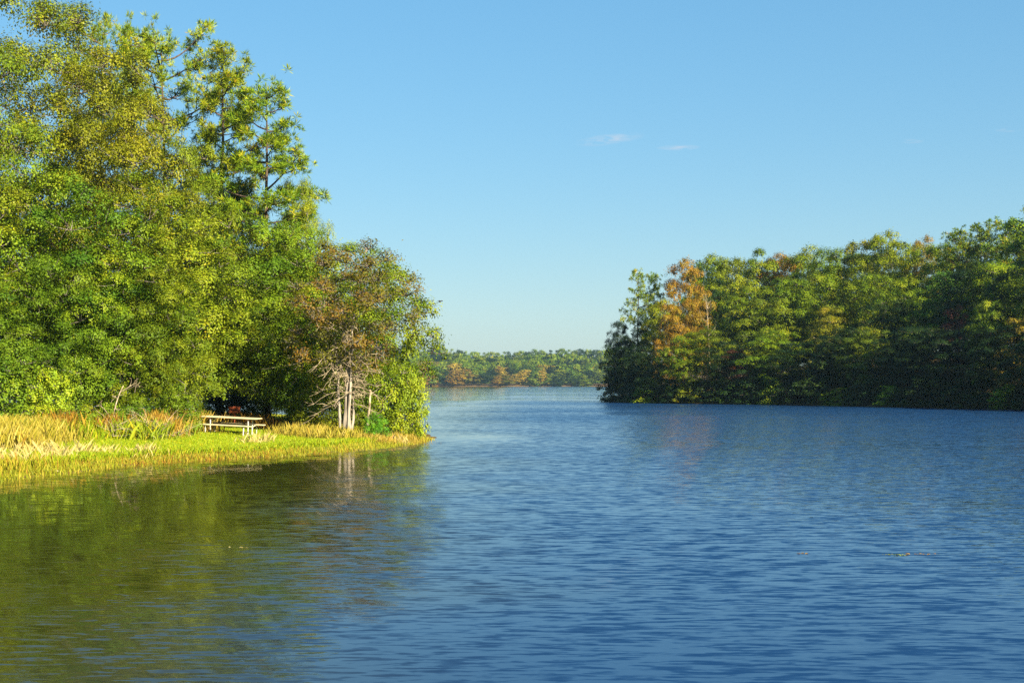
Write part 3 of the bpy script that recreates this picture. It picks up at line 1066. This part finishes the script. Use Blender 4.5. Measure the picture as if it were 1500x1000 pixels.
top_row = [
    (933, 394, 10, 'pine', 'pine', 26, "tall thin pine with open tufts, standing at the very point of the shaded bank"),
    (958, 402, 18, 'pine2', 'pine', 24, None),
    (1001, 378, 20, 'b0', 'orange', 27, "big orange autumn tree near the point of the shaded bank"),
    (1040, 372, 34, 'b0', 'green', 30, None), (1075, 374, 34, 'b3', 'oak', 32, None), (1112, 362, 36, 'b1', 'green', 36, None),
    (1148, 370, 40, 'b0', 'orange', 26, "rusty orange crown showing on the skyline of the shaded bank"), (1182, 362, 40, 'b0', 'green', 32, None), (1222, 360, 38, 'b3', 'green', 32, None),
    (1262, 352, 40, 'b2', 'olive', 30, None), (1292, 338, 40, 'b0', 'green', 34, None), (1320, 352, 36, 'b1', 'oak', 30, None),
    (1350, 346, 40, 'b0', 'brown', 22, "small brown-topped tree on the skyline beside the big pines of the shaded bank"), (1372, 352, 36, 'b3', 'green', 30, None),
    (1405, 338, 34, 'pine2', 'pine', 44, None), (1440, 328, 38, 'pine2', 'pine', 46, None), (1475, 322, 36, 'pine2', 'pine', 46, "tallest pine on the skyline of the shaded bank"),
    (1502, 328, 32, 'pine2', 'pine', 46, None), (1540, 300, 34, 'b0', 'green', 50, None), (1600, 285, 34, 'b1', 'green', 60, None), (1670, 270, 36, 'b2', 'green', 60, None),
]
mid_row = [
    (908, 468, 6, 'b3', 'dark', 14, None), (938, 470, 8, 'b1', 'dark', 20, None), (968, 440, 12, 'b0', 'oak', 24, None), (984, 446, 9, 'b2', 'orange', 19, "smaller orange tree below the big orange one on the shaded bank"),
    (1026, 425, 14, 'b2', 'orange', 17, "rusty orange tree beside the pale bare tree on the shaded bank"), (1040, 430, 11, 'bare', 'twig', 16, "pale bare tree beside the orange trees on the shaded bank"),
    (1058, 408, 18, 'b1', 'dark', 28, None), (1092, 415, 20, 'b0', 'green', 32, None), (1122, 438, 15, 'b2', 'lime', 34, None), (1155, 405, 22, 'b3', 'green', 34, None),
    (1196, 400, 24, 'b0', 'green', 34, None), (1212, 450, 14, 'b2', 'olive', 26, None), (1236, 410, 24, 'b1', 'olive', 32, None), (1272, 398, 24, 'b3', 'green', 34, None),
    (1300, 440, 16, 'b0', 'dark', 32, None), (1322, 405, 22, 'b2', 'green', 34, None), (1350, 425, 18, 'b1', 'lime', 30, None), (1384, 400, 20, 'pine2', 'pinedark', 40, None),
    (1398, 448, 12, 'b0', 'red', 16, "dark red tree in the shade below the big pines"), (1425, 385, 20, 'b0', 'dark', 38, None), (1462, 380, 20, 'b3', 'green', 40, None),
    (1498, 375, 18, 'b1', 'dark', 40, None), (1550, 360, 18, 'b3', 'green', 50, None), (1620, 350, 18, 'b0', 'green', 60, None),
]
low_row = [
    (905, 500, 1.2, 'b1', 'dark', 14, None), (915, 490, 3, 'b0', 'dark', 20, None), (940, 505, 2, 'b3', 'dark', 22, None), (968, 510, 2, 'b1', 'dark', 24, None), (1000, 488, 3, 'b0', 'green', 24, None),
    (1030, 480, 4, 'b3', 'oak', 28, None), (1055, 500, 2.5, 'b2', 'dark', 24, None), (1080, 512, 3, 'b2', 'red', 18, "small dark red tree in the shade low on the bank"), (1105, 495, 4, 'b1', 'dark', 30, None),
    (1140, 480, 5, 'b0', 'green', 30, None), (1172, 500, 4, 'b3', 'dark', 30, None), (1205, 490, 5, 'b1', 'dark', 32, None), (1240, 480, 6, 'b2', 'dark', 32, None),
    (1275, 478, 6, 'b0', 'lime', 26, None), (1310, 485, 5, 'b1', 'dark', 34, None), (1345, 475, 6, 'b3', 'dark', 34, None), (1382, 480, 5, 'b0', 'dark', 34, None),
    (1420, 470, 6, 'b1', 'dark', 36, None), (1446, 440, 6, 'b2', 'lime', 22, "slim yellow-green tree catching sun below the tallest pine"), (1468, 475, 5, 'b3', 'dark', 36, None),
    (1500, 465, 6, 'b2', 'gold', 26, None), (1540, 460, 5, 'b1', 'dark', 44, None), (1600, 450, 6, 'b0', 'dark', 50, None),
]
edge_row = []
rng = np.random.default_rng(91)
for k, px in enumerate(np.linspace(907, 1500, 25)):
    edge_row.append((float(px + rng.uniform(-6, 6)), 588 + (px - 898) / 602 * 10 - rng.uniform(26, 48), rng.uniform(.6, 1.6), 'bush', 'oak' if k in (4, 13) else ('green' if k % 7 == 2 else 'dark'), rng.uniform(15, 24), None))
back_row = []
for k, px in enumerate(range(1030, 1520, 38)):
    pt = float(np.interp(px, [1040, 1112, 1182, 1222, 1262, 1292, 1320, 1372, 1440, 1500], [384, 376, 374, 372, 366, 356, 362, 362, 342, 336]))
    back_row.append((px, pt, 60 + (k * 7) % 9, ['b3', 'b0', 'b1'][k % 3], ['green', 'oak', 'green', 'dark'][k % 4], 30, None))
bank_row(back_row, "hindmost row", "trees behind the skyline of the shaded bank")
bank_row(top_row, "skyline row", "skyline trees of the shaded bank")
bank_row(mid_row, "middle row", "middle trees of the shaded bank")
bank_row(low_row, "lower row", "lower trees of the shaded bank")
bank_row(edge_row, "waterline row", "waterline shrubs of the shaded bank")
# the same bank going on round the bay, outside the view, on the sun's side
rng = np.random.default_rng(92)
for k in range(22):
    u = k / 21
    x = 62 + rng.uniform(2, 22)
    y = 128 - u * 100
    if x / y < .40:
        continue
    kd = ['b0', 'b1', 'b3', 'b2'][k % 4]
    s_ = rng.uniform(1.0, 1.35)
    tree_at("leafy_tree", MIDT[kd][0], x, y, MAT['green'], "green tree farther round the bay beyond the edge of the view", "tree", "trees round the bay beyond the view", rng.uniform(0, 6), (1.2, 1.2, s_))

# ------------------------------------------------------------------ far shore
FART = [broadleaf(101 + k, 20, 3 if s != 'wall' else 1, 5.8, 44, 2.0, 12, .9, 10, .8, .3, s, twigs=0, sides=3, limb=(k == 2)) for k, s in enumerate(['oval', 'wall', 'top', 'wall'])]
FARP = pine(109, 22, 11, 4.0, 14, 9, 1.3, 9, .3, .35, tuft_sp=.9)
rng = np.random.default_rng(111)
fl = {'green': "blue-green leafy tree in the hazy wood on the distant shore", 'dark': "dark leafy tree in the hazy wood on the distant shore", 'oak': "olive leafy tree in the hazy wood on the distant shore",
      'orange': "orange autumn tree at the foot of the hazy distant wood", 'gold': "golden autumn tree at the foot of the hazy distant wood", 'brown': "brownish tree in the hazy wood on the distant shore"}
TIER = ['at the water edge', 'just above the water edge', 'in the middle tier', 'in the upper tier', 'on the skyline']
for row in range(5):
    px = 560 + row * 3.0
    while px < 950:
        d = 1090 + row * 26 + rng.uniform(-4, 5)
        base_top = np.interp(px, [560, 620, 650, 690, 720, 760, 800, 850, 890, 950], [514, 512, 513, 518, 520, 518, 516, 517, 516, 516])
        top = base_top - 4 + (4 - row) * 7.0 + rng.uniform(-1.5, 2)
        x = wx_(px, d)
        H = hz(top, d) - gz(x, d)
        u = rng.uniform()
        mt = 'green' if u < .5 else ('dark' if u < .75 else 'oak')
        if row <= 1:
            if abs(px - 750) < 22 and u < .6:
                mt = 'gold' if u < .4 else 'orange'
            elif (abs(px - 668) < 7 or abs(px - 797) < 9 or abs(px - 626) < 10) and u < .7:
                mt = 'orange' if u < .4 else 'gold'
            elif u > .86:
                mt = 'brown'
        if row == 0:
            top += rng.uniform(0, 6)
            H = hz(top, d) - gz(x, d)
        H = max(H, 5)
        rw = rng.uniform(.85, 1.2)
        ms = FART[rng.integers(4)]
        tree_at("distant_tree", ms, x, d, MAT[{'green': 'pinebank', 'dark': 'bankdark', 'oak': 'bankgreen'}.get(mt, mt)], fl[mt].replace("in the hazy", TIER[row] + " of the hazy").replace("at the foot", TIER[row]), "tree", f"distant shore trees, {CW[mt]}, tier {row + 1}", rng.uniform(0, 6.28), (rw, rw, H / 20))
        px += rng.uniform(7, 12)

# ------------------------------------------------------------------ grass, reeds, weeds (uncountable)


def blades(name, P, hgt, wid, lean, mat, label, rng, cl=0.0):
    n = len(P)
    phi = rng.uniform(0, 6.283, n)
    side = np.stack([np.cos(phi), np.sin(phi), np.zeros(n)], 1) * (wid * .5)[:, None]
    phi2 = rng.uniform(0, 6.283, n)
    ln = (lean * hgt)[:, None] * np.stack([np.cos(phi2), np.sin(phi2), np.zeros(n)], 1)
    up = np.stack([np.zeros(n), np.zeros(n), hgt], 1)
    V = np.stack([P - side, P + side, P + up * .62 + ln * .4 + side * .6, P + up + ln], 1).reshape(-1, 3)
    V2 = V.reshape(-1, 4, 3)
    Fq = np.arange(n * 4).reshape(-1, 4)
    # quad: base-left, base-right, mid, tip
    me = mk_mesh(name, V, Fq, {"rnd": np.clip(rng.normal(.48, .2, n) + cl, 0, 1)})
    o = link(name, me, None, mat)
    tag(o, label, "grass", kind="stuff")
    return o


def scatter(n, x0, x1, y0, y1, rng):
    return rng.uniform(x0, x1, n), rng.uniform(y0, y1, n)


rng = np.random.default_rng(121)
# mown lawn
x, y = scatter(300000, -19, -3.5, 38, 74, rng)
z, sl, _, _ = height(x, y, True)
ok = (sl > .5) & (sl < 15.5) & (x > -.40 * y - 2)
x, y, z, sl = x[ok], y[ok], z[ok], sl[ok]
n = len(x)
hgt = rng.uniform(.05, .13, n) * (1 + .9 * (1 - ss(.5, 4, sl)))
blades("lawn_grass", np.stack([x, y, z - .01], 1), hgt, rng.uniform(.014, .03, n), rng.uniform(.1, .6, n), MAT['lawn'], "short yellow-green grass of the lawn on the point", rng)


def clumps(name, spots, per, hmin, hmax, wid, mat, label, seed, spread=.5, leanm=.45):
    r_ = np.random.default_rng(seed)
    spots = np.asarray(spots, float)
    k = np.repeat(np.arange(len(spots)), per)
    n = len(k)
    x = spots[k, 0] + r_.normal(0, spread, n)
    y = spots[k, 1] + r_.normal(0, spread, n)
    z = np.maximum(height(x, y), -.12)
    cl = r_.uniform(.45, 1.2, len(spots))[k]
    cc = r_.normal(0, .12, len(spots))[k]
    return blades(name, np.stack([x, y, z - .02], 1), (hmin + (hmax - hmin) * r_.uniform(0, 1, n) ** 1.7) * cl, r_.uniform(.6, 1.3, n) * wid, r_.uniform(.05, leanm, n), mat, label, r_, cc)


def spots_px(lst, rng, n, jx, jd):
    out = []
    for _ in range(n):
        px, d = lst[rng.integers(len(lst))]
        dd = d + rng.uniform(-jd, jd)
        out.append((wx_(px + rng.uniform(-jx, jx), dd), dd))
    return out


# golden broomsedge at the landward side, by the table and round the pale trunk
sp = spots_px([(0, 52.5), (25, 53), (50, 53.2), (-30, 51), (80, 54.0), (10, 50.5), (40, 51.0)], rng, 80, 26, 2.2)
clumps("golden_grass", sp, 560, .06, .8, .010, MAT['goldgrass'], "tall golden reed grass in front of the green shrubs at the landward end", 131, .5, .45)
sp = spots_px([(240, 58.2), (256, 58.8), (270, 59.8), (282, 60.8), (228, 57.2)], rng, 34, 8, .7)
clumps("golden_grass", sp, 520, .06, .9, .010, MAT['goldgrass'], "golden grass mound beside the landward end of the picnic table", 132, .42, .45)
sp = spots_px([(430, 62.5), (450, 61.8), (470, 61.0), (485, 60.0), (462, 62), (500, 60.2)], rng, 40, 12, .8)
clumps("golden_grass", sp, 330, .08, .6, .011, MAT['goldgrass'], "golden grass at the foot of the pale gnarled trunk", 133, .45, .5)
sp = spots_px([(560, 60.5), (575, 61.2), (590, 62), (545, 59.8)], rng, 24, 9, .6)
clumps("golden_grass", sp, 260, .06, .38, .011, MAT['goldgrass'], "low golden grass at the tip of the point by the waterline", 134, .4, .5)
sp = spots_px([(400, 66), (420, 66), (380, 67), (440, 65), (360, 68)], rng, 22, 14, .8)
clumps("golden_grass", sp, 120, .3, .7, .03, MAT['rust_weed'], "dry rusty weeds at the edge of the dark hollow beyond the table", 135, .35)
sp = spots_px([(95, 54.6), (110, 54.9), (150, 55.4), (78, 54.5), (235, 57), (170, 56)], rng, 34, 12, .5)
clumps("rusty_weeds", sp, 110, .4, 1.0, .035, MAT['rust_weed'], "rusty brown weeds between the golden reeds and the brush pile", 136, .3)
sp = spots_px([(120, 54.3), (135, 54.4), (145, 54.5), (105, 54.0)], rng, 20, 10, .4)
clumps("green_weeds", sp, 110, .25, .7, .05, MAT['lawn'], "bright yellow-green weeds in front of the brush pile", 137, .3)
sp = spots_px([(10, 52.5), (45, 53), (80, 54), (170, 55.2), (200, 55.0), (215, 55.8), (250, 58)], rng, 70, 20, .9)
clumps("mixed_weeds", sp, 120, .12, .75, .03, MAT['oak'], "olive weeds mixed through the golden grass and the brush pile", 142, .35, .7)
# pale straw tufts along the bank
sp = []
for px, py in ((5, 672), (20, 668), (60, 664), (70, 662), (100, 664), (115, 662), (148, 664), (152, 662), (205, 662), (212, 664), (35, 676), (385, 648), (372, 650), (436, 640), (452, 636), (462, 632), (478, 632), (555, 640), (548, 638), (640 - 60, 642), (-20, 676), (85, 670)):
    d = 2.35 * F / (py - HOR)
    for k in range(2):
        sp.append((wx_(px + rng.uniform(-6, 6), d), d + rng.uniform(-.5, .5)))
clumps("straw_grass", sp, 70, .10, .48, .012, MAT['strawgrass'], "pale straw tufts of dry grass along the bank", 138, .3, .9)
# reeds and rough grass along the waterline
L = LEFT_POLY[:11]
seg = np.linalg.norm(np.diff(L, axis=0), axis=1)
cum = np.concatenate([[0], np.cumsum(seg)])
u = rng.uniform(0, cum[-1], 1100)
bx_ = np.interp(u, cum, L[:, 0])
by_ = np.interp(u, cum, L[:, 1])
off = rng.normal(0, .35, len(u))
sp = np.stack([bx_ - .75 * off, by_ + .65 * off], 1)
clumps("shore_grass", sp, 34, .05, .22, .018, MAT['reed'], "rough green and tan grass fringing the waterline of the point", 139, .22)
sp = spots_px([(0, 40.2), (20, 40.8), (40, 41.2), (60, 41.8), (85, 42.6), (-30, 39.5)], rng, 70, 14, .9)
clumps("reed_grass", sp, 26, .15, .5, .018, MAT['reed'], "thin green reeds standing in the shallows at the landward end", 140, .3)
sp = spots_px([(130, 43.5), (180, 45.5), (230, 47), (280, 48.2), (330, 49.5), (380, 50.5), (430, 52)], rng, 110, 28, .7)
clumps("bank_grass", sp, 40, .05, .22, .018, MAT['rust_weed'], "tan and rusty grass along the middle of the low bank", 141, .35)

# ------------------------------------------------------------------ picnic table


def box(name, x0, x1, y0, y1, z0, z1, mat, parent, bev=.006):
    import bmesh
    bm = bmesh.new()
    vs = [bm.verts.new((x, y, z)) for z in (z0, z1) for y in (y0, y1) for x in (x0, x1)]
    for f in ((0, 2, 3, 1), (4, 5, 7, 6), (0, 1, 5, 4), (2, 6, 7, 3), (0, 4, 6, 2), (1, 3, 7, 5)):
        bm.faces.new([vs[i] for i in f])
    if bev:
        bmesh.ops.bevel(bm, geom=bm.edges[:], offset=bev, segments=1, affect='EDGES', profile=.5)
    me = bpy.data.meshes.new(name)
    bm.to_mesh(me)
    bm.free()
    return link(name, me, parent, mat)


def pipe(name, pts, r, mat, parent, sides=8):
    tb = Tubes()
    tb.add(np.array(pts, float), [r] * len(pts), sides)
    return link(name, tb.mesh(name), parent, mat)


d = 60.0
x = wx_(339, d)
tbl = empty("picnic_table", (x, d, gz(x, d) - .02), R(-11))
tbl.rotation_euler = (R(1), R(2.4), R(-11))
tag(tbl, "pale wooden picnic table with attached benches and a steel pipe frame on the lawn", "picnic table")
for k in range(5):
    y0 = -.375 + k * .152
    box("plank", -1.22, 1.22, y0, y0 + .14, .722, .762, MAT['wood'], tbl)
for s in (-1, 1):
    for k in range(2):
        y0 = s * .66 + (k - 1) * .142 + .002
        box("bench_plank", -1.22, 1.22, y0, y0 + .136, .425, .468, MAT['wood'], tbl)
for xe in (-.84, .84):
    for s in (-1, 1):
        # bent pipe: foot, up under the bench, in to the table post
        pipe("leg", [(xe, s * .74, 0), (xe, s * .74, .34), (xe, s * .70, .395), (xe, s * .62, .405), (xe, s * .25, .405)], .024, MAT['pipe'], tbl)
        pipe("post", [(xe, s * .24, 0), (xe, s * .24, .40), (xe, s * .26, .69)], .030, MAT['pipe'], tbl)
    pipe("foot_bar", [(xe, -.75, .035), (xe, .75, .035)], .022, MAT['pipe'], tbl)
    box("cross_bar", xe - .045, xe + .045, -.36, .36, .66, .712, MAT['iron'], tbl)
    pipe("brace", [(xe, 0, .41), (xe * .5, 0, .56), (xe * .12, 0, .70)], .022, MAT['iron'], tbl)
    pipe("stretcher_bar", [(xe, -.25, .405), (xe, .25, .405)], .024, MAT['iron'], tbl)
for s in (-1, 1):
    pipe("rail", [(-.9, s * .24, .43), (.9, s * .24, .43)], .020, MAT['iron'], tbl)

# ------------------------------------------------------------------ pedestal grill
d = 65.0
x = wx_(344, d)
gr = empty("pedestal_grill", (x, d, gz(x, d) - .02), R(-14))
tag(gr, "rusty red steel park grill on a post behind the picnic table", "grill")
pipe("post", [(0, 0, -.1), (0, 0, .74)], .035, MAT['rust'], gr)
box("firebox_floor", -.21, .21, -.17, .17, .735, .75, MAT['rust'], gr, .003)
box("firebox_back", -.21, .21, .155, .17, .752, 1.02, MAT['rust'], gr, .003)
for s in (-1, 1):
    box("firebox_side", s * .2025 - .0075, s * .2025 + .0075, -.168, .152, .752, 1.02, MAT['rust'], gr, .003)
box("firebox_lip", -.193, .193, -.17, -.158, .752, .83, MAT['rust'], gr, .003)
for k in range(9):
    xx = -.17 + k * .0425
    pipe("grate_bar", [(xx, -.16, .90), (xx, .15, .90)], .006, MAT['iron'], gr, 5)
for s in (-1, 1):
    pipe("grate_handle", [(s * .12, -.155, .90), (s * .12, -.30, .92), (s * .12, -.36, .92)], .008, MAT['iron'], gr, 5)

# ------------------------------------------------------------------ driftwood, floating weed, bird
d = 41.2
x = wx_(66, d)
rng = np.random.default_rng(151)
tb = Tubes()
tb.add([(-.42, 0, .0), (-.2, .03, .03), (.15, -.02, .05), (.45, .02, .06)], [.03, .05, .05, .025], 7)
lg = link("driftwood_log", tb.mesh("driftwood_log"), None, MAT['log'], (x, d, 0.0))
tag(lg, "pale driftwood log floating among the reeds at the waterline", "log")
d = 66.5
x = wx_(612, d)
tb = Tubes()
tb.add([(-1.0, .1, .10), (-.3, 0, .05), (.2, 0, .03), (.65, -.05, .02)], [.05, .045, .03, .012], 6)
tb.add([(-.1, 0, .04), (.15, .2, .12), (.3, .3, .1)], [.02, .015, .006], 5)
tb.add([(-.5, 0, .06), (-.3, -.2, .05), (-.1, -.25, .03)], [.02, .015, .006], 5)
lg = link("fallen_branch", tb.mesh("fallen_branch"), None, MAT['bark'], (x, d, 0.0))
tag(lg, "dark fallen branch lying in the water at the tip of the point", "branch")


def weed_patch(px, d, ln, n, mat, label, seed, wdt=.10):
    r_ = np.random.default_rng(seed)
    P = np.stack([np.clip(r_.normal(0, ln * .33, n), -ln / 2, ln / 2), r_.normal(0, wdt, n), r_.uniform(.004, .012, n)], 1)
    nr = unit(np.array([0, 0, 1.0]) + r_.normal(0, .12, (n, 3)))
    Vv, Ff = leaf_quads(P, nr, r_.uniform(.03, .08, n), r_, .6)
    me = mk_mesh("floating_weed", Vv, Ff, {"rnd": r_.uniform(0, 1, n)})
    o = link("floating_weed", me, None, MAT[mat], (wx_(px, d), d, 0))
    tag(o, label, "water plant", "patches of floating weed", kind="stuff")


weed_patch(1305, 21.6, .34, 18, 'oak', "yellow-green strip of floating weed on the open lake", 161, .05)
weed_patch(1345, 21.7, .45, 18, 'rust_weed', "brownish strip of floating weed beside the yellow-green one on the open lake", 162, .05)
weed_patch(1167, 21.8, .26, 8, 'rust_weed', "small brown scrap of weed floating alone on the open lake", 163, .04)
weed_patch(350, 22.6, .3, 6, 'strawgrass', "pale scrap of weed floating in the green reflections", 164, .04)
weed_patch(370, 52.2, 1.3, 60, 'reed', "thin green weed mat floating off the lawn's edge", 165, .2)

# bird on the wing beyond the tip of the point
import bmesh
d = 70.0
bird = empty("bird", (wx_(645, d), d, hz(441.5, d)), R(-25))
tag(bird, "small dark bird flying past the tip of the wooded point", "bird")
bird.rotation_euler = (0, R(-14), R(-35))
tb = Tubes()
tb.add([(-.125, 0, .005), (-.10, 0, .003), (-.05, 0, 0), (.02, 0, .004), (.06, 0, .012), (.085, 0, .02), (.105, 0, .018), (.125, 0, .012)],
       [.010, .014, .024, .030, .022, .020, .012, .002], 8)
link("body", tb.mesh("body"), bird, MAT['feather'])
for s in (-1, 1):
    a = [(.045, .015, .015), (.055, .09, .045), (.02, .18, .04), (-.03, .215, .03), (-.02, .12, .035), (-.04, .015, .012)]
    up = [(p_[0], s * p_[1], p_[2]) for p_ in a]
    V = np.array(up + [(p_[0], p_[1], p_[2] - .006) for p_ in up])
    bm = bmesh.new()
    vs = [bm.verts.new(v) for v in V]
    bm.faces.new(vs[:6])
    bm.faces.new(vs[6:][::-1])
    for k in range(6):
        bm.faces.new([vs[k], vs[(k + 1) % 6], vs[6 + (k + 1) % 6], vs[6 + k]])
    bmesh.ops.recalc_face_normals(bm, faces=bm.faces[:])
    me = bpy.data.meshes.new("wing")
    bm.to_mesh(me)
    bm.free()
    link("wing", me, bird, MAT['feather'])
V = [(-.11, .012, .005), (-.19, .035, .0), (-.19, -.035, .0), (-.11, -.012, .005), (-.11, .012, -.001), (-.19, .035, -.005), (-.19, -.035, -.005), (-.11, -.012, -.001)]
link("tail", mk_mesh("tail", V, [(0, 1, 2, 3), (7, 6, 5, 4), (0, 4, 5, 1), (1, 5, 6, 2), (2, 6, 7, 3), (3, 7, 4, 0)]), bird, MAT['feather'])

# ------------------------------------------------------------------ haze over the lake
hm, t, out = newmat("haze")
pv = t.nodes.new("ShaderNodeVolumePrincipled")
pv.inputs['Color'].default_value = (.50, .78, 1.0, 1)
pv.inputs['Density'].default_value = .0001
pv.inputs['Anisotropy'].default_value = .3
t.links.new(pv.outputs[0], out.inputs['Volume'])
hb = box("haze", -2650, 2650, -2650, 2450, -3.6, 46, hm, None, 0)
tag(hb, "thin blue autumn haze over the lake", "haze", kind="stuff")
for o in list(bpy.data.objects):
    if 'seen' in o:
        del o['seen']
